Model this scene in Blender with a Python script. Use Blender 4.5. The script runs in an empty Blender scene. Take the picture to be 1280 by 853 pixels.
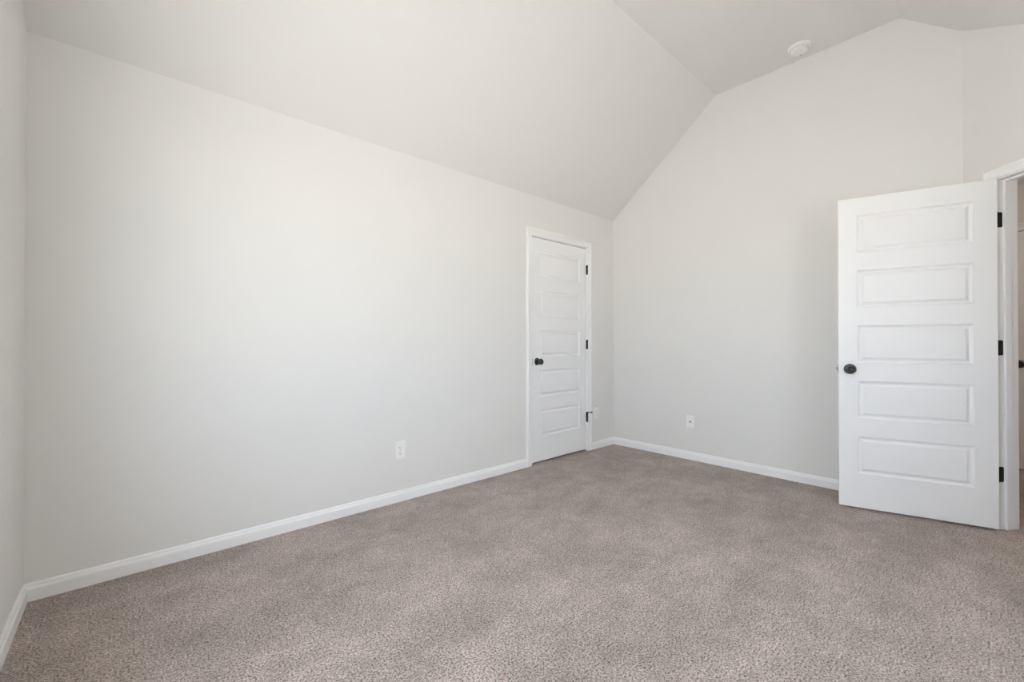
import bpy, bmesh, math
from mathutils import Vector, Matrix

# ------------------------------------------------------------------ numbers of the place (metres; origin = far corner)
L = 4.247            # length of the long wall
HA = 2.4154          # height of the eaves
S1, HF = 1.095, 3.3151   # slope foot-to-crease run, flat ceiling height
T = 2.324            # far crease of the flat ceiling
SL2 = 0.858          # fall of the opposite slope
U = 2.6175           # where the diagonal doorway wall begins
W = T + (HF - HA) / SL2  # room depth
R2 = math.sqrt(0.5)
WT = 0.12

C = bpy.context.scene.collection
sc = bpy.context.scene

# ------------------------------------------------------------------ camera
F_PX, YAW, PITCH, ROLL = 534.74, 0.8389, 0.0050, -0.0005
cam_d = bpy.data.cameras.new('camera'); cam = bpy.data.objects.new('camera', cam_d); C.objects.link(cam)
cam_d.sensor_width = 36.0; cam_d.lens = F_PX / 1280 * 36.0; cam_d.clip_start = 0.02
_d = Vector((math.cos(YAW) * math.cos(PITCH), math.sin(YAW) * math.cos(PITCH), math.sin(PITCH)))
_r = Vector((math.sin(YAW), -math.cos(YAW), 0)); _u = _r.cross(_d)
_r2 = math.cos(ROLL) * _r + math.sin(ROLL) * _u; _u2 = -math.sin(ROLL) * _r + math.cos(ROLL) * _u
M = Matrix((( _r2.x, _u2.x, -_d.x), (_r2.y, _u2.y, -_d.y), (_r2.z, _u2.z, -_d.z))).to_4x4()
M.translation = Vector((-3.9225, -2.7195, 1.0906))
cam.matrix_world = M
sc.camera = cam

# ------------------------------------------------------------------ light and exposure
SKY_UP = (0.78, 0.87, 1.0)
GROUND = (1.0, 0.965, 0.92)
SKY_STRENGTH, GROUND_STRENGTH = 4.6, 4.9
EXPOSURE = 1.72
HALL_FILL_W = 3.5
sc.view_settings.view_transform = 'Standard'; sc.view_settings.look = 'None'
sc.view_settings.gamma = 1.0; sc.view_settings.use_curve_mapping = False
sc.view_settings.exposure = EXPOSURE
sc.cycles.max_bounces = 16; sc.cycles.diffuse_bounces = 12; sc.cycles.use_denoising = True
sc.cycles.sample_clamp_indirect = 6.0; sc.cycles.caustics_reflective = False; sc.cycles.caustics_refractive = False

wd = bpy.data.worlds.new('daylight'); sc.world = wd; wd.use_nodes = True
nt = wd.node_tree; nt.nodes.clear()
wo = nt.nodes.new('ShaderNodeOutputWorld'); bg = nt.nodes.new('ShaderNodeBackground')
tc = nt.nodes.new('ShaderNodeTexCoord'); sx = nt.nodes.new('ShaderNodeSeparateXYZ')
rp = nt.nodes.new('ShaderNodeValToRGB'); mr = nt.nodes.new('ShaderNodeMapRange')
mr.inputs['From Min'].default_value = -1; mr.inputs['From Max'].default_value = 1
nt.links.new(tc.outputs['Generated'], sx.inputs[0]); nt.links.new(sx.outputs['Z'], mr.inputs['Value'])
nt.links.new(mr.outputs[0], rp.inputs[0])
e = rp.color_ramp.elements
e[0].position = 0.47; e[0].color = tuple(c * GROUND_STRENGTH / 10 for c in GROUND) + (1,)
e[1].position = 0.53; e[1].color = tuple(c * SKY_STRENGTH / 10 for c in SKY_UP) + (1,)
nt.links.new(rp.outputs[0], bg.inputs['Color']); bg.inputs['Strength'].default_value = 10.0
nt.links.new(bg.outputs[0], wo.inputs[0])

# the two windows behind the camera: (wall, start, end, sill, head)
WIN_BACK = (-2.25, -1.62, 0.75, 2.10)     # x0, x1, z0, z1 in the wall y=-W
WIN_LEFT = (-2.50, -1.20, 0.75, 2.10)     # y0, y1, z0, z1 in the wall x=-L

def portal(name, loc, rot, sx_, sy_):
    l = bpy.data.lights.new(name, 'AREA'); l.shape = 'RECTANGLE'; l.size = sx_; l.size_y = sy_
    l.cycles.is_portal = True
    o = bpy.data.objects.new(name, l); C.objects.link(o); o.location = loc; o.rotation_euler = rot
portal('window_daylight', ((WIN_BACK[0] + WIN_BACK[1]) / 2, -W - WT - .01, (WIN_BACK[2] + WIN_BACK[3]) / 2),
       (math.pi / 2, 0, math.pi), WIN_BACK[1] - WIN_BACK[0], WIN_BACK[3] - WIN_BACK[2])
if WIN_LEFT:
    portal('window_daylight', (-L - WT - .01, (WIN_LEFT[0] + WIN_LEFT[1]) / 2, (WIN_LEFT[2] + WIN_LEFT[3]) / 2),
           (math.pi / 2, 0, math.pi / 2), WIN_LEFT[1] - WIN_LEFT[0], WIN_LEFT[3] - WIN_LEFT[2])

# ------------------------------------------------------------------ materials
def mat(name, col, rough=0.5, metal=0.0, bump=None, var=0.0, spec=None):
    m = bpy.data.materials.new(name); m.use_nodes = True
    n = m.node_tree; b = n.nodes['Principled BSDF']
    b.inputs['Base Color'].default_value = (*col, 1); b.inputs['Roughness'].default_value = rough
    b.inputs['Metallic'].default_value = metal
    if spec is not None: b.inputs['Specular IOR Level'].default_value = spec
    co = n.nodes.new('ShaderNodeTexCoord')
    if bump:
        scale, strength, dist = bump
        nz = n.nodes.new('ShaderNodeTexNoise'); nz.inputs['Scale'].default_value = scale; nz.inputs['Detail'].default_value = 4
        bp = n.nodes.new('ShaderNodeBump'); bp.inputs['Strength'].default_value = strength; bp.inputs['Distance'].default_value = dist
        n.links.new(co.outputs['Object'], nz.inputs['Vector'])
        n.links.new(nz.outputs['Fac'], bp.inputs['Height']); n.links.new(bp.outputs[0], b.inputs['Normal'])
    if var:
        nz = n.nodes.new('ShaderNodeTexNoise'); nz.inputs['Scale'].default_value = 3.0; nz.inputs['Detail'].default_value = 3
        n.links.new(co.outputs['Object'], nz.inputs['Vector'])
        mx = n.nodes.new('ShaderNodeMix'); mx.data_type = 'RGBA'
        mx.inputs[6].default_value = (*[c * (1 - var) for c in col], 1); mx.inputs[7].default_value = (*[min(1, c * (1 + var)) for c in col], 1)
        n.links.new(nz.outputs['Fac'], mx.inputs[0]); n.links.new(mx.outputs[2], b.inputs['Base Color'])
    return m

M_WALL = mat('greige_wall_paint', (0.765, 0.755, 0.739), 0.75, bump=(220, 0.06, 0.001), var=0.008, spec=0.25)
M_CEIL = mat('ceiling_paint', (0.757, 0.747, 0.731), 0.85, bump=(160, 0.08, 0.001), var=0.008, spec=0.2)
M_TRIM = mat('white_semigloss_paint', (0.87, 0.87, 0.875), 0.38, bump=(60, 0.02, 0.001), spec=0.4)
M_DOOR = mat('white_door_paint', (0.85, 0.851, 0.86), 0.42, bump=(90, 0.03, 0.001), spec=0.4)
M_BLACK = mat('oil_rubbed_bronze', (0.022, 0.020, 0.019), 0.38, 0.55, bump=(80, 0.03, 0.001))
M_RING = mat('worn_bronze_edge', (0.10, 0.097, 0.10), 0.3, 0.8)
M_STEEL = mat('brushed_nickel', (0.42, 0.41, 0.40), 0.35, 0.9)
M_PLASTIC = mat('white_plastic', (0.86, 0.86, 0.86), 0.35, bump=(40, 0.01, 0.001))
M_VENT = mat('grey_plastic', (0.55, 0.55, 0.56), 0.5)
M_SLOT = mat('dark_slot', (0.05, 0.05, 0.055), 0.6)
M_CLOSET = mat('shade_toned_closet_paint', (0.5, 0.48, 0.45), 0.8)  # darkened colour puts shade behind the closet door gaps

def carpet_mat():
    m = bpy.data.materials.new('taupe_cut_pile_carpet'); m.use_nodes = True
    n = m.node_tree; b = n.nodes['Principled BSDF']; b.inputs['Roughness'].default_value = 0.95
    b.inputs['Specular IOR Level'].default_value = 0.05
    b.inputs['Sheen Weight'].default_value = 0.15; b.inputs['Sheen Roughness'].default_value = 0.6
    lk = n.links.new
    co = n.nodes.new('ShaderNodeTexCoord')
    def noise(scale, detail, rough=0.5, vec=None):
        z = n.nodes.new('ShaderNodeTexNoise'); z.inputs['Scale'].default_value = scale
        z.inputs['Detail'].default_value = detail; z.inputs['Roughness'].default_value = rough
        lk(vec or co.outputs['Object'], z.inputs['Vector']); return z.outputs['Fac']
    def rng(v, a, b_, c, d):
        q = n.nodes.new('ShaderNodeMapRange'); q.inputs[1].default_value = a; q.inputs[2].default_value = b_
        q.inputs[3].default_value = c; q.inputs[4].default_value = d; lk(v, q.inputs[0]); return q.outputs[0]
    def math_(op, a, b_):
        q = n.nodes.new('ShaderNodeMath'); q.operation = op
        for i, v in enumerate((a, b_)):
            if isinstance(v, (int, float)): q.inputs[i].default_value = v
            else: lk(v, q.inputs[i])
        return q.outputs[0]
    tuft = noise(150, 3, 0.7)                 # single yarn ends and the shaded pits between them
    clump = noise(45, 3, 0.6)                  # groups of tufts
    mp = n.nodes.new('ShaderNodeMapping'); mp.inputs['Rotation'].default_value = (0, 0, 0.5); mp.inputs['Scale'].default_value = (1.2, 2.0, 1)
    lk(co.outputs['Object'], mp.inputs['Vector'])
    nap = noise(1.6, 4, 0.6, mp.outputs[0])    # brushed nap, foot and vacuum marks
    foot = noise(9.0, 4, 0.6)
    r = n.nodes.new('ShaderNodeValToRGB'); el = r.color_ramp.elements
    el[0].position = 0.36; el[0].color = (0.055, 0.038, 0.030, 1)  # brown yarn, with the shade of the pile pits painted into it
    el[1].position = 0.62; el[1].color = (0.60, 0.505, 0.458, 1)
    x = el.new(0.47); x.color = (0.335, 0.274, 0.244, 1)
    lk(tuft, r.inputs[0])
    k = math_('MULTIPLY', rng(nap, 0.35, 0.65, 0.86, 1.14), rng(foot, 0.35, 0.65, 0.90, 1.09))
    k = math_('MULTIPLY', k, rng(clump, 0.3, 0.7, 0.84, 1.14))
    vm = n.nodes.new('ShaderNodeVectorMath'); vm.operation = 'SCALE'
    lk(r.outputs[0], vm.inputs[0]); lk(k, vm.inputs['Scale']); lk(vm.outputs[0], b.inputs['Base Color'])
    h = math_('ADD', math_('MULTIPLY', tuft, 1.0), math_('MULTIPLY', clump, 0.9))
    bp = n.nodes.new('ShaderNodeBump'); bp.inputs['Strength'].default_value = 0.6; bp.inputs['Distance'].default_value = 0.008
    lk(h, bp.inputs['Height']); lk(bp.outputs[0], b.inputs['Normal'])
    return m
M_CARPET = carpet_mat()

def glass_mat():
    m = bpy.data.materials.new('window_glass'); m.use_nodes = True; n = m.node_tree; n.nodes.clear()
    o = n.nodes.new('ShaderNodeOutputMaterial'); t = n.nodes.new('ShaderNodeBsdfTransparent'); g = n.nodes.new('ShaderNodeBsdfGlossy')
    g.inputs['Roughness'].default_value = 0.02; t.inputs[0].default_value = (0.94, 0.95, 0.94, 1)
    mx = n.nodes.new('ShaderNodeMixShader'); mx.inputs[0].default_value = 0.06
    n.links.new(t.outputs[0], mx.inputs[1]); n.links.new(g.outputs[0], mx.inputs[2]); n.links.new(mx.outputs[0], o.inputs[0])
    return m
M_GLASS = glass_mat()

# ------------------------------------------------------------------ helpers
def obj(name, bm, m, parent=None, smooth=False, bevel=0.0):
    bmesh.ops.recalc_face_normals(bm, faces=bm.faces)
    me = bpy.data.meshes.new(name); bm.to_mesh(me); bm.free()
    for mm in (m if isinstance(m, (list, tuple)) else [m]): me.materials.append(mm)
    o = bpy.data.objects.new(name, me); C.objects.link(o)
    if parent is not None: o.parent = parent
    if smooth:
        for p in me.polygons: p.use_smooth = True
        es = o.modifiers.new('split', 'EDGE_SPLIT'); es.split_angle = math.radians(38)
    if bevel:
        b = o.modifiers.new('bevel', 'BEVEL'); b.width = bevel; b.segments = 2; b.limit_method = 'ANGLE'; b.angle_limit = math.radians(40)
    return o
def tag(o, label, cat, kind=None, group=None):
    o['label'] = label; o['category'] = cat
    if kind: o['kind'] = kind
    if group: o['group'] = group
    return o
def empty(name, loc=(0, 0, 0), rz=0.0):
    o = bpy.data.objects.new(name, None); C.objects.link(o); o.location = loc; o.rotation_euler = (0, 0, rz)
    o.empty_display_size = 0.1; return o
def box(bm, x0, x1, y0, y1, z0, z1):
    v = [bm.verts.new((x, y, z)) for z in (z0, z1) for x, y in ((x0, y0), (x1, y0), (x1, y1), (x0, y1))]
    for f in ((0, 1, 2, 3), (4, 5, 6, 7), (0, 1, 5, 4), (1, 2, 6, 5), (2, 3, 7, 6), (3, 0, 4, 7)): bm.faces.new([v[i] for i in f])
def prism(bm, pts, vec):
    """solid from a planar loop of 3-D points swept along vec"""
    vec = Vector(vec); a = [bm.verts.new(p) for p in pts]; b = [bm.verts.new(Vector(p) + vec) for p in pts]
    bm.faces.new(a); bm.faces.new(b[::-1]); n = len(pts)
    for i in range(n): bm.faces.new((a[i], a[(i + 1) % n], b[(i + 1) % n], b[i]))
def lathe(bm, prof, origin, axis, seg=32, mi=None):
    """prof: (radius, height) along axis"""
    axis = Vector(axis).normalized(); o = Vector(origin)
    t = axis.orthogonal().normalized(); s = axis.cross(t); rings = []
    for r, h in prof:
        if r < 1e-6: rings.append([bm.verts.new(o + axis * h)])
        else: rings.append([bm.verts.new(o + axis * h + (t * math.cos(2 * math.pi * i / seg) + s * math.sin(2 * math.pi * i / seg)) * r) for i in range(seg)])
    for k in range(len(rings) - 1):
        a, b = rings[k], rings[k + 1]
        for i in range(seg):
            j = (i + 1) % seg
            if len(a) == 1 and len(b) == 1: continue
            if len(a) == 1: f = bm.faces.new((a[0], b[i], b[j]))
            elif len(b) == 1: f = bm.faces.new((a[i], a[j], b[0]))
            else: f = bm.faces.new((a[i], a[j], b[j], b[i]))
            if mi: f.material_index = mi[k]
    for rg, sgn in ((rings[0], 1), (rings[-1], -1)):
        if len(rg) > 2: bm.faces.new(rg)
def rrect(bm, x0, x1, z0, z1, y0, y1, rad=0.004, n=4, dome=0.0):
    """rounded plate in the xz plane, from y0 to y1 with an eased front edge"""
    def loop(ins, y):
        out = []
        for cx, cz, a0 in ((x1 - rad, z1 - rad, 0), (x0 + rad, z1 - rad, 90), (x0 + rad, z0 + rad, 180), (x1 - rad, z0 + rad, 270)):
            for k in range(n + 1):
                a = math.radians(a0 + 90 * k / n); rr = rad - ins if rad > ins else 0.0005
                ddx = (ins if rad <= ins else 0)
                out.append(bm.verts.new((cx + rr * math.cos(a) - math.copysign(ddx, math.cos(a)), y, cz + rr * math.sin(a) - math.copysign(ddx, math.sin(a)))))
        return out
    e = dome or abs(y1 - y0) * 0.35; sg = 1 if y1 > y0 else -1
    A, B, D = loop(0, y0), loop(0, y1 - sg * e), loop(min(e, rad * .8), y1)
    m = len(A)
    for P, Q in ((A, B), (B, D)):
        for i in range(m): bm.faces.new((P[i], P[(i + 1) % m], Q[(i + 1) % m], Q[i]))
    bm.faces.new(A); bm.faces.new(D)

def ceil_z(y):       # ceiling height at a given depth
    d = -y
    if d < S1: return HA + (HF - HA) * d / S1
    if d < T: return HF
    return HF - SL2 * (d - T)

# ------------------------------------------------------------------ floor and ceiling
bm = bmesh.new(); box(bm, -L - WT, 2.2, -4.8, 0.75, -0.06, 0.0)
tag(obj('floor', bm, M_CARPET), 'taupe cut pile carpet with soft footmarks covering the bedroom floor', 'carpet', 'structure')

bm = bmesh.new()
prof = [(0.12, HA - 0.12 * (HF - HA) / S1), (-S1, HF), (-T, HF), (-W - WT, HF - SL2 * (W + WT - T))]
low = [(-L - WT, y, z) for y, z in prof]; up = [(-L - WT, y, z + 0.10) for y, z in prof[::-1]]
prism(bm, low + up, (L + WT + 0.25, 0, 0))
tag(obj('ceiling', bm, M_CEIL), 'greige vaulted ceiling, two slopes either side of a flat strip', 'ceiling', 'structure')

# ------------------------------------------------------------------ walls
OP = dict(x0=-1.2575, x1=-0.447, z=2.065)        # rough closet opening in the long wall
bm = bmesh.new()
box(bm, -L, OP['x0'], 0, WT, 0, HA); box(bm, OP['x1'], 0, 0, WT, 0, HA); box(bm, OP['x0'], OP['x1'], 0, WT, OP['z'], HA)
tag(obj('wall_back', bm, M_WALL), 'long light greige wall with the narrow closet door', 'wall', 'structure')
# closet behind the door
bm = bmesh.new()
box(bm, OP['x0'] - .1, OP['x0'] - .05, WT, .7, 0, 2.3); box(bm, OP['x1'] + .05, OP['x1'] + .1, WT, .7, 0, 2.3)
box(bm, OP['x0'] - .1, OP['x1'] + .1, .65, .7, 0, 2.3); box(bm, OP['x0'] - .1, OP['x1'] + .1, WT, .7, 2.25, 2.3)
tag(obj('wall_closet', bm, M_CLOSET), 'closet interior walls behind the narrow closed door', 'wall', 'structure')

bm = bmesh.new()
pts = [(0, WT, 0), (0, WT, HA), (0, 0, HA), (0, -S1, HF), (0, -T, HF), (0, -U, ceil_z(-U)), (0, -U, 0)]
prism(bm, pts, (WT, 0, 0))
tag(obj('wall_right', bm, M_WALL), 'greige gable wall behind the open white door', 'wall', 'structure')

def dpt(s, d, z):    # point on the diagonal doorway wall: s along it, d into the wall (towards the hallway)
    return Vector((-s * R2 + d * R2, -U - s * R2 - d * R2, z))
SJ, OW = 0.194, 0.745       # jamb face, clear opening
JT = 0.018
DT = 0.115
SEND = (W - U) / R2
bm = bmesh.new()
def dwall(s0, s1, zb):
    pts = [dpt(s0, 0, zb), dpt(s1, 0, zb), dpt(s1, 0, ceil_z(dpt(s1, 0, 0).y)), dpt(s0, 0, ceil_z(dpt(s0, 0, 0).y))]
    prism(bm, pts, (DT * R2, -DT * R2, 0))
dwall(0, SJ - JT, 0); dwall(SJ + OW + JT, SEND, 0); dwall(SJ - JT, SJ + OW + JT, 2.045 + JT)
tag(obj('wall_doorway', bm, M_WALL), 'diagonal greige corner wall that holds the open doorway', 'wall', 'structure')

# left wall and the wall behind the camera, with their windows
bm = bmesh.new()
def wall_c(y0, y1, z0, z1=None):
    ys = [y0] + [k for k in (-T, -S1) if y0 < k < y1] + [y1]
    top = [(-L, y, z1 if z1 is not None else ceil_z(y)) for y in ys[::-1]]
    prism(bm, [(-L, y0, z0), (-L, y1, z0)] + top, (-WT, 0, 0))
a, b, c, d = WIN_LEFT
wall_c(-W, a, 0); wall_c(b, 0, 0)
wall_c(a, b, 0, c); wall_c(a, b, d)
tag(obj('wall_left', bm, M_WALL), 'greige wall at the left edge of the room', 'wall', 'structure')
bm = bmesh.new(); a, b, c, d = WIN_BACK; zt = ceil_z(-W)
xe = -SEND * R2
box(bm, -L - WT, a, -W - WT, -W, 0, zt); box(bm, b, xe, -W - WT, -W, 0, zt); box(bm, a, b, -W - WT, -W, 0, c); box(bm, a, b, -W - WT, -W, d, zt)
tag(obj('wall_front', bm, M_WALL), 'greige wall with the wide window facing the long blank wall', 'wall', 'structure')

def window(name, origin, rz, w, z0, z1, label, mull):
    r = empty(name, origin, rz)        # local: x along the wall, +y into the room
    tag(r, label, 'window', 'structure')
    bm = bmesh.new()
    for x0, x1, q0, q1 in ((0, w, z0, z0 + .04), (0, w, z1 - .04, z1), (0, .04, z0 + .04, z1 - .04), (w - .04, w, z0 + .04, z1 - .04)):
        box(bm, x0, x1, -WT, -.02, q0, q1)
    zm = (z0 + z1) / 2
    box(bm, .04, w - .04, -.085, -.045, zm - .02, zm + .02)
    for k in range(1, mull): box(bm, w * k / mull - .03, w * k / mull + .03, -WT, -.03, z0 + .04, z1 - .04)
    obj('window_frame', bm, M_TRIM, r)
    bm = bmesh.new(); box(bm, -.02, w + .02, .0005, .035, z0 - .02, z0 + .006); box(bm, .001, w - .001, -.0195, .0005, z0 + .001, z0 + .006); obj('window_sill', bm, M_TRIM, r, bevel=.004)
    bm = bmesh.new(); box(bm, .04, w - .04, -.066, -.063, z0 + .04, z1 - .04); obj('window_pane', bm, M_GLASS, r)
window('window_1', (WIN_BACK[0], -W, 0), 0, WIN_BACK[1] - WIN_BACK[0], WIN_BACK[2], WIN_BACK[3], 'wide white framed window behind the viewer', 2)
window('window_2', (-L, WIN_LEFT[1], 0), -math.pi / 2, WIN_LEFT[1] - WIN_LEFT[0], WIN_LEFT[2], WIN_LEFT[3], 'single white framed window in the left wall', 1)

# ------------------------------------------------------------------ hallway beyond the doorway
HX = 1.75
bm = bmesh.new()
HDY0, HDY1, HDZ = -3.66, -2.835, 2.05
box(bm, HX, HX + .1, HDY1 + .02, -1.4, 0, 2.44); box(bm, HX, HX + .1, -4.7, HDY0 - .02, 0, 2.44); box(bm, HX, HX + .1, HDY0 - .02, HDY1 + .02, HDZ + .02, 2.44)
box(bm, HX + .1, HX + .15, HDY0 - .3, HDY1 + .3, 0, 2.44); box(bm, WT, HX, -1.5, -1.4, 0, 2.44); box(bm, -1.0, HX, -4.8, -4.7, 0, 2.44); box(bm, -1.1, -1.0, -4.8, -W - WT, 0, 2.44)  # first box: unseen slab added to block outside light under the hallway door
tag(obj('wall_hallway', bm, M_WALL), 'beige hallway walls seen through the doorway, with an added light blocker behind', 'wall', 'structure')
bm = bmesh.new()
def hpoly(pts, z): prism(bm, [(x, y, z) for x, y in pts], (0, 0, .06))
q0, q1 = dpt(0, DT, 0), dpt(SEND, DT, 0)
hpoly([(WT, -1.4), (HX + .1, -1.4), (HX + .1, -4.8), (-1.1, -4.8), (-1.1, -W - WT), (q1.x, -W - WT), (q1.x, q1.y), (q0.x, q0.y), (WT, q0.y + .04)], 2.44)
tag(obj('ceiling_hallway', bm, M_CEIL), 'low flat hallway ceiling beyond the doorway', 'ceiling', 'structure')

# flush dome lamp added to light the hallway, unseen round the door frame
hl = empty('added_hall_lamp', (0.9, -3.9, 2.44)); tag(hl, 'added round flush lamp, unseen, lighting the hallway', 'lamp')
bm = bmesh.new(); lathe(bm, [(.0, 0), (.16, 0), (.165, -.012), (.16, -.025), (0, -.025)], (0, 0, 0), (0, 0, 1)); obj('added_lamp_base', bm, M_TRIM, hl, smooth=True)
m_em = bpy.data.materials.new('added_lamp_glow'); m_em.use_nodes = True
b_ = m_em.node_tree.nodes['Principled BSDF']; b_.inputs['Emission Color'].default_value = (1, .86, .70, 1); b_.inputs['Emission Strength'].default_value = 2.5
bm = bmesh.new(); lathe(bm, [(.15, -.0255), (.14, -.05), (.10, -.075), (.05, -.088), (0, -.092)], (0, 0, 0), (0, 0, 1)); obj('added_lamp_shade', bm, m_em, hl, smooth=True)
hld = bpy.data.lights.new('hall_fill_light', 'POINT'); hld.energy = HALL_FILL_W; hld.color = (1, .86, .72); hld.shadow_soft_size = .12  # added point light hanging free below the dome
hlo = bpy.data.objects.new('hall_fill_light', hld); C.objects.link(hlo); hlo.location = (0.9, -3.9, 2.24)

# ------------------------------------------------------------------ door casing, jambs, baseboards
def casing(bm, x0, x1, zt, w=0.058, sgn=-1, y=0.0, scale=1.0):
    """inverted-U moulding in the plane y; opening x0..x1, head zt; sgn = side it stands out to"""
    pr = [(0.0, 0.0), (0.0, .008), (.004, .010), (.020, .0105), (.034, .012), (.043, .0165), (.050, .018), (.056, .0165), (w, .013), (w, 0.0)]
    rows = []
    for a_, b_ in pr:
        yy = y + sgn * b_ * scale
        rows.append([bm.verts.new(p) for p in ((x0 - a_, yy, 0), (x0 - a_, yy, zt + a_), (x1 + a_, yy, zt + a_), (x1 + a_, yy, 0))])
    for i in range(len(rows)):
        A, B = rows[i], rows[(i + 1) % len(rows)]
        for k in range(3): bm.faces.new((A[k], A[k + 1], B[k + 1], B[k]))
    bm.faces.new([r[0] for r in rows]); bm.faces.new([r[3] for r in rows])

# closet frame: trim_1
CX0, CX1, CZ = -1.2395, -0.465, 2.050       # jamb faces
t1 = empty('trim_1'); tag(t1, 'white moulded casing around the closed closet door', 'door frame', 'structure')
bm = bmesh.new(); casing(bm, CX0 - .006, CX1 + .006, CZ + .006, w=.0665); obj('door_casing', bm, M_TRIM, t1)
bm = bmesh.new()
box(bm, CX0 - .018, CX0, 0, WT, 0, CZ); box(bm, CX1, CX1 + .018, 0, WT, 0, CZ); box(bm, CX0 - .018, CX1 + .018, 0, WT, CZ, CZ + .015)
box(bm, CX0, CX0 + .011, .043, .075, 0, CZ); box(bm, CX1 - .011, CX1, .043, .075, 0, CZ); box(bm, CX0 + .011, CX1 - .011, .043, .075, CZ - .011, CZ)
obj('door_jamb', bm, M_TRIM, t1)

# bedroom doorway frame: trim_2, local frame: x along the wall towards the viewer, y into the room
t2 = empty('trim_2', (0, -U, 0), math.radians(225)); tag(t2, 'white casing and jamb of the open bedroom doorway', 'door frame', 'structure')
# at rz=225deg local +x -> (-1,-1)/sqrt2 ; local +y -> (+1,-1)/sqrt2, i.e. into the wall / hallway
JZ = 2.045
bm = bmesh.new(); casing(bm, SJ - .006, SJ + OW + .006, JZ + .006, sgn=-1, y=0.0); obj('door_casing', bm, M_TRIM, t2)
bm = bmesh.new(); casing(bm, SJ - .006, SJ + OW + .006, JZ + .006, sgn=1, y=DT); obj('door_casing', bm, M_TRIM, t2)
bm = bmesh.new()
box(bm, SJ - JT, SJ, 0, DT, 0, JZ); box(bm, SJ + OW, SJ + OW + JT, 0, DT, 0, JZ); box(bm, SJ - JT, SJ + OW + JT, 0, DT, JZ, JZ + JT)
obj('door_jamb', bm, M_TRIM, t2, bevel=.0015)
bm = bmesh.new()
s0, s1 = .038, .074
box(bm, SJ, SJ + .011, s0, s1, 0, JZ); box(bm, SJ + OW - .011, SJ + OW, s0, s1, 0, JZ); box(bm, SJ + .011, SJ + OW - .011, s0, s1, JZ - .011, JZ)
obj('door_stop_moulding', bm, M_TRIM, t2, bevel=.002)

BBP = [(0, 0), (.014, 0), (.014, .050), (.0125, .055), (.009, .060), (.0075, .068), (.005, .073), (0, .075)]
def baseboard(name, p0, p1, inward, label):
    bm = bmesh.new(); p0, p1 = Vector((*p0, 0)), Vector((*p1, 0)); n = Vector((*inward, 0)).normalized()
    prism(bm, [p0 + n * a_ + Vector((0, 0, b_)) for a_, b_ in BBP], p1 - p0)
    tag(obj(name, bm, M_TRIM), label, 'baseboard', 'structure')
cas = .0665 + .006
baseboard('baseboard_back', (-L, 0), (CX0 - cas, 0), (0, -1), 'long white baseboard under the blank greige wall')
baseboard('baseboard_corner', (CX1 + cas, 0), (0, 0), (0, -1), 'short white baseboard between closet door and corner')
baseboard('baseboard_right', (0, 0), (0, -U), (-1, 0), 'white baseboard running behind the open door')
baseboard('baseboard_left', (-L, -W), (-L, 0), (1, 0), 'white baseboard along the left wall')
baseboard('baseboard_front', (-L, -W), (xe, -W), (0, 1), 'white baseboard under the wide window')
pa, pb = dpt(0, 0, 0), dpt(SJ - .065, 0, 0)
baseboard('baseboard_doorway', (pa.x, pa.y), (pb.x, pb.y), (-1, 1), 'short white baseboard beside the doorway hinges')
baseboard('baseboard_hallway', (HX, HDY1 + .08), (HX, -1.5), (-1, 0), 'white baseboard along the hallway wall')

# ------------------------------------------------------------------ doors
PANELS = [(.222 + .3625 * k, .222 + .3625 * k + .243) for k in range(5)]   # above the leaf's bottom edge
def door_leaf_mesh(w, h, th=.035, st=.098):
    """leaf, local: x 0..w from hinge, y 0..th, z 0..h ; five raised panels pressed into both faces"""
    bm = bmesh.new()
    for y, s in ((0, 1), (th, -1)):
        V = lambda x, z, dd=0.0: bm.verts.new((x, y + s * dd, z))
        def quad(x0, x1, z0, z1): bm.faces.new((V(x0, z0), V(x1, z0), V(x1, z1), V(x0, z1)))
        quad(0, st, 0, h); quad(w - st, w, 0, h)
        zz = [0] + [q for p in PANELS for q in p] + [h]
        for i in range(0, len(zz), 2): quad(st, w - st, zz[i], zz[i + 1])
        for z0, z1 in PANELS:
            rings = []
            for ins, dp in ((0, 0), (.0015, .0030), (.006, .0080), (.012, .0112), (.016, .0122), (.019, .0116), (.026, .0068), (.032, .0022), (.034, .0008)):
                rings.append([V(st + ins, z0 + ins, dp), V(w - st - ins, z0 + ins, dp), V(w - st - ins, z1 - ins, dp), V(st + ins, z1 - ins, dp)])
            for A, B in zip(rings, rings[1:]):
                for i in range(4): bm.faces.new((A[i], A[(i + 1) % 4], B[(i + 1) % 4], B[i]))
            bm.faces.new(rings[-1])
    for p in (((0, 0, 0), (0, th, 0), (0, th, h), (0, 0, h)), ((w, 0, 0), (w, th, 0), (w, th, h), (w, 0, h)),
              ((0, 0, 0), (w, 0, 0), (w, th, 0), (0, th, 0)), ((0, 0, h), (w, 0, h), (w, th, h), (0, th, h))):
        bm.faces.new([bm.verts.new(q) for q in p])
    bmesh.ops.remove_doubles(bm, verts=bm.verts, dist=1e-5)
    return bm
def knob(parent, x, z, y, s):
    """rosette and round knob standing out of the leaf face at y towards s"""
    bm = bmesh.new()
    lathe(bm, [(.0335, 0), (.0335, .003), (.031, .006), (.024, .008), (.0135, .0095), (.0115, .014), (.0115, .026), (.015, .031),
               (.0225, .036), (.0272, .043), (.0280, .050), (.0262, .0565), (.0225, .0600), (.0195, .0605), (.0175, .0585), (.006, .0580), (.0045, .0595), (0, .0600)],
          (x, y, z), (0, s, 0), 36, mi=[0, 0, 1, 0, 0, 0, 0, 0, 0, 0, 0, 1, 1, 0, 0, 1, 1])
    return obj('door_knob', bm, [M_BLACK, M_RING], parent, smooth=True)
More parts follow.
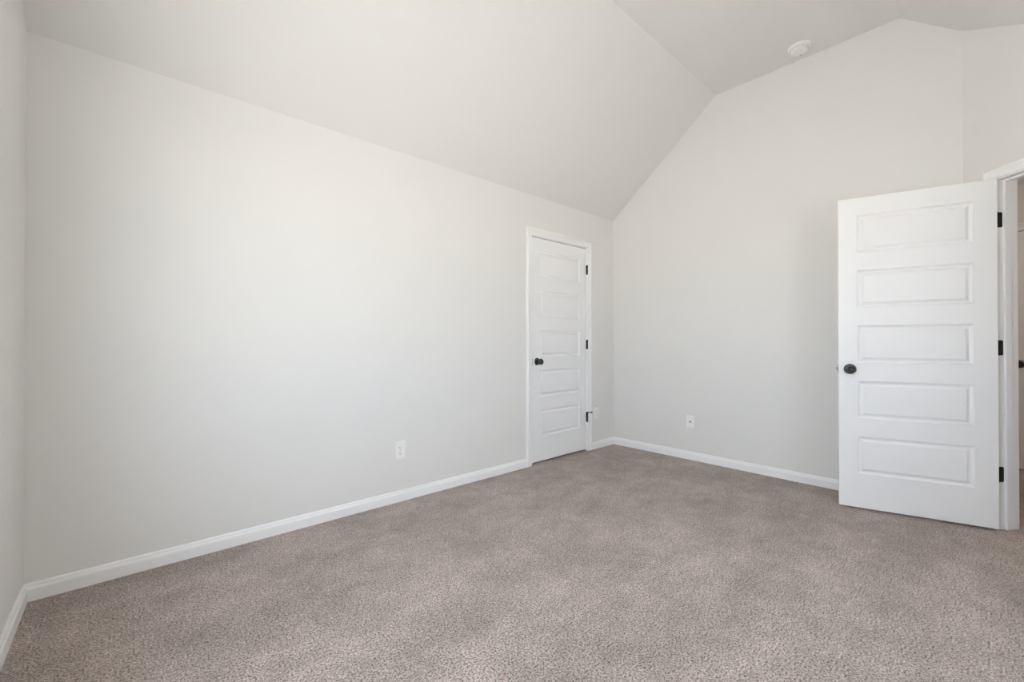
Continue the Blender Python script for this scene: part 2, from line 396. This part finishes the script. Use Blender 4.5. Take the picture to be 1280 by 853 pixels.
def latch(parent, w, z, th, bolt=True):
    bm = bmesh.new(); box(bm, w - .001, w + .0012, th / 2 - .0125, th / 2 + .0125, z - .028, z + .028)
    if bolt:
        prism(bm, [(w + .001, th / 2 - .007, z - .009), (w + .012, th / 2 - .007, z - .009), (w + .012, th / 2 + .001, z - .009), (w + .001, th / 2 + .007, z - .009)], (0, 0, .018))
    return obj('latch_plate', bm, M_STEEL, parent)

# closed closet door: hinges on the right, leaf nearly flush with the wall
LW1, LH = (CX1 - CX0) - .006, 2.030
d1 = empty('door_1', (CX1 - .003, .006, .019), 0)
tag(d1, 'narrow closed white five panel closet door in the long wall', 'door', 'structure')
bm = door_leaf_mesh(LW1, LH - .006); bmesh.ops.scale(bm, vec=(-1, 1, 1), verts=bm.verts)
leaf1 = obj('door_leaf', bm, M_DOOR, d1)
knob(leaf1, -LW1 + .066, .905, 0, -1)
bm = bmesh.new(); box(bm, -LW1 - .0032, -LW1 + .0005, -.009, .004, .905 - .028, .905 + .028); obj('strike_plate', bm, M_STEEL, d1)
def barrel(bm, x, y, z, r=.0075, h=.089):
    lathe(bm, [(0, -h / 2 - .004), (r * .6, -h / 2 - .004), (r * .9, -h / 2 - .002), (r, -h / 2)] +
          [q for k in range(5) for q in ((r, -h / 2 + h * k / 5 + .001), (r, -h / 2 + h * (k + 1) / 5 - .001), (r * .93, -h / 2 + h * (k + 1) / 5))][:-1] +
          [(r, h / 2), (r * .9, h / 2 + .002), (r * .6, h / 2 + .005), (0, h / 2 + .005)], (x, y, z), (0, 0, 1), 16)
for i, z in enumerate((1.826, 1.072, .336)):
    bm = bmesh.new(); barrel(bm, .0035, -.0165, z - .014)
    box(bm, .0012, .0024, -.015, .030, z - .014 - .0445, z - .014 + .0445)
    h = obj('hinge', bm, M_BLACK, d1, smooth=True)
    if i == 2:      # hinge pin door stop
        bm = bmesh.new(); zz = z - .014 + .038
        lathe(bm, [(0, 0), (.006, 0), (.0125, .004), (.0125, .010), (0, .010)], (.0035, -.0165, zz + .006), (0, 0, 1), 16)
        lathe(bm, [(0, 0), (.0035, 0), (.0035, .038), (.0085, .039), (.0090, .047), (.006, .050), (0, .050)], (.0035, -.0165, zz + .011), (.80, -.6, 0), 16)
        lathe(bm, [(0, 0), (.0035, 0), (.0035, .018), (.007, .019), (.007, .026), (0, .026)], (.0035, -.0165, zz + .011), (-.70, -.7, 0), 16)
        obj('hinge_pin_stop', bm, M_BLACK, h, smooth=True)

# open bedroom door, swung 117 degrees into the room against the gable wall
DEG = 1.8622
pin = dpt(SJ, -.006, 0)
d2 = empty('door_2', (pin.x, pin.y, .014), DEG)
tag(d2, 'white five panel bedroom door standing open into the room', 'door', 'structure')
LW2 = .738
bm = door_leaf_mesh(LW2, LH); bmesh.ops.translate(bm, vec=(.003, 0, 0), verts=bm.verts)
leaf2 = obj('door_leaf', bm, M_DOOR, d2)
knob(leaf2, .003 + LW2 - .060, .905, .035, 1); knob(leaf2, .003 + LW2 - .060, .905, 0, -1)
latch(leaf2, .003 + LW2, .905, .035)
for z in (1.812, 1.062, .322):
    bm = bmesh.new(); barrel(bm, 0, 0, z - .014)
    h = obj('hinge', bm, M_BLACK, d2, smooth=True)
    # plate let into the jamb, rounded corners; built in the door's frame from jamb coordinates
    bm = bmesh.new(); n_ = 6; rad = .009; y1 = .031; hh = .0445
    inv = Matrix.Rotation(-DEG, 4, 'Z')
    loop = [(0.001, -hh), (y1 - rad, -hh)] + [(y1 - rad + rad * math.sin(math.pi / 2 * k / n_), -hh + rad - rad * math.cos(math.pi / 2 * k / n_)) for k in range(1, n_ + 1)]
    loop = loop + [(a_, -b_) for a_, b_ in loop[::-1]]
    P = []
    for dd, zz in loop:
        g = dpt(SJ - .0004, dd, z + zz); P.append(inv @ Vector((g.x - pin.x, g.y - pin.y, g.z - .014)))
    vv = inv @ Vector((-R2 * .0022, -R2 * .0022, 0)); prism(bm, P, vv)
    obj('hinge_plate', bm, M_BLACK, h)
    bm = bmesh.new(); box(bm, .0005, .0032, .001, .031, z - .014 - hh, z - .014 + hh)
    obj('hinge_plate', bm, M_BLACK, h)

# hallway door, closed, seen as a sliver past the jamb
d3 = empty('door_3', (HX + .012, HDY1 - .003, .014), math.radians(-90))
tag(d3, 'closed hallway door with black knob glimpsed past the doorway', 'door', 'structure')
W3 = HDY1 - HDY0 - .006
bm = door_leaf_mesh(W3, LH); leaf3 = obj('door_leaf', bm, M_DOOR, d3)
knob(leaf3, .062, .895, 0, -1)
t3 = empty('trim_3', (HX, 0, 0), math.radians(-90)); tag(t3, 'white casing around the hallway door', 'door frame', 'structure')
bm = bmesh.new(); casing(bm, -HDY1 - .006, -HDY0 + .006, HDZ + .006, sgn=-1, y=0); obj('door_casing', bm, M_TRIM, t3)
bm = bmesh.new(); box(bm, -HDY1 - .02, -HDY1, 0, .1, 0, HDZ); box(bm, -HDY0, -HDY0 + .02, 0, .1, 0, HDZ); box(bm, -HDY1 - .02, -HDY0 + .02, 0, .1, HDZ, HDZ + .02)
obj('door_jamb', bm, M_TRIM, t3)

# ------------------------------------------------------------------ wall plates
def plate_root(name, loc, rz, label, cat, w=.078, h=.124):
    r = empty(name, loc, rz); tag(r, label, cat)
    bm = bmesh.new(); rrect(bm, -w / 2, w / 2, -h / 2, h / 2, 0, -.0065, rad=.005)
    obj('cover_plate', bm, M_PLASTIC, r); return r
def duplex(r):
    for sgn in (1, -1):
        zc = sgn * .0195; bm = bmesh.new()
        rrect(bm, -.0165, .0165, zc - .014, zc + .014, -.006, -.0085, rad=.010)
        o = obj('receptacle', bm, M_PLASTIC, r)
        bm = bmesh.new()
        box(bm, -.0072, -.0052, -.0088, -.0080, zc - .002, zc + .007); box(bm, .0052, .0072, -.0088, -.0080, zc - .002, zc + .006)
        lathe(bm, [(0, 0), (.0024, 0), (.0024, .0008), (0, .0008)], (0, -.0080, zc - .008), (0, -1, 0), 12)
        obj('slot', bm, M_SLOT, o)
    bm = bmesh.new(); lathe(bm, [(0, 0), (.0032, 0), (.0028, .0012), (0, .0015)], (0, -.0064, 0), (0, -1, 0), 14); obj('screw', bm, M_STEEL, r, smooth=True)
o1 = plate_root('wall_outlet', (-2.521, 0, .3515), 0, 'white duplex outlet low on the long wall, left of the closet door', 'outlet'); duplex(o1)
o2 = plate_root('wall_outlet', (-.310, 0, .366), 0, 'white wall outlet between closet door and corner', 'outlet'); duplex(o2)
o3 = plate_root('cable_plate', (0, -.854, .3545), math.radians(-90), 'white cable wall plate with dark centre socket on the gable wall', 'wall plate', w=.080, h=.120)
bm = bmesh.new(); lathe(bm, [(0, 0), (.0075, 0), (.0075, .003), (.0048, .0035), (.0048, .010), (.003, .010), (.003, .006), (0, .006)], (0, -.006, 0), (0, -1, 0), 16)
obj('cable_socket', bm, M_RING, o3, smooth=True)
for zc in (-.042, .042):
    bm = bmesh.new(); lathe(bm, [(0, 0), (.0032, 0), (.0028, .0012), (0, .0015)], (0, -.0064, zc), (0, -1, 0), 14); obj('screw', bm, M_PLASTIC, o3, smooth=True)

# ------------------------------------------------------------------ smoke detector
sd = empty('smoke_detector', (-.182, -1.782, HF)); tag(sd, 'round white smoke detector on the flat strip of ceiling', 'smoke detector')
bm = bmesh.new(); lathe(bm, [(0, 0), (.072, 0), (.074, .004), (.073, .012), (.069, .016), (.052, .017), (0, .017)], (0, 0, 0), (0, 0, -1), 48)
obj('mounting_base', bm, M_PLASTIC, sd, smooth=True)
bm = bmesh.new(); lathe(bm, [(.050, .016), (.050, .020), (.058, .022), (.0585, .032), (.055, .042), (.047, .047), (.030, .049), (.029, .047), (.012, .047), (.011, .049), (0, .0495)], (0, 0, 0), (0, 0, -1), 48)
obj('detector_cap', bm, M_PLASTIC, sd, smooth=True)
bm = bmesh.new()
for k in range(10):
    a_ = math.radians(36 * k); 
    if k in (0,): continue
    c_ = Vector((math.cos(a_) * .0585, math.sin(a_) * .0585, -.027)); t_ = Vector((-math.sin(a_), math.cos(a_), 0)); n_ = Vector((math.cos(a_), math.sin(a_), 0))
    prism(bm, [c_ + t_ * .011 + Vector((0, 0, .0018)), c_ - t_ * .011 + Vector((0, 0, .0018)), c_ - t_ * .011 - Vector((0, 0, .0018)), c_ + t_ * .011 - Vector((0, 0, .0018))], n_ * .0006)
obj('vent_slot', bm, M_VENT, sd)
bm = bmesh.new(); lathe(bm, [(0, 0), (.009, 0), (.009, .002), (.007, .003), (0, .003)], (.036, 0, -.0465), (0, 0, -1), 16); obj('test_button', bm, M_VENT, sd, smooth=True)
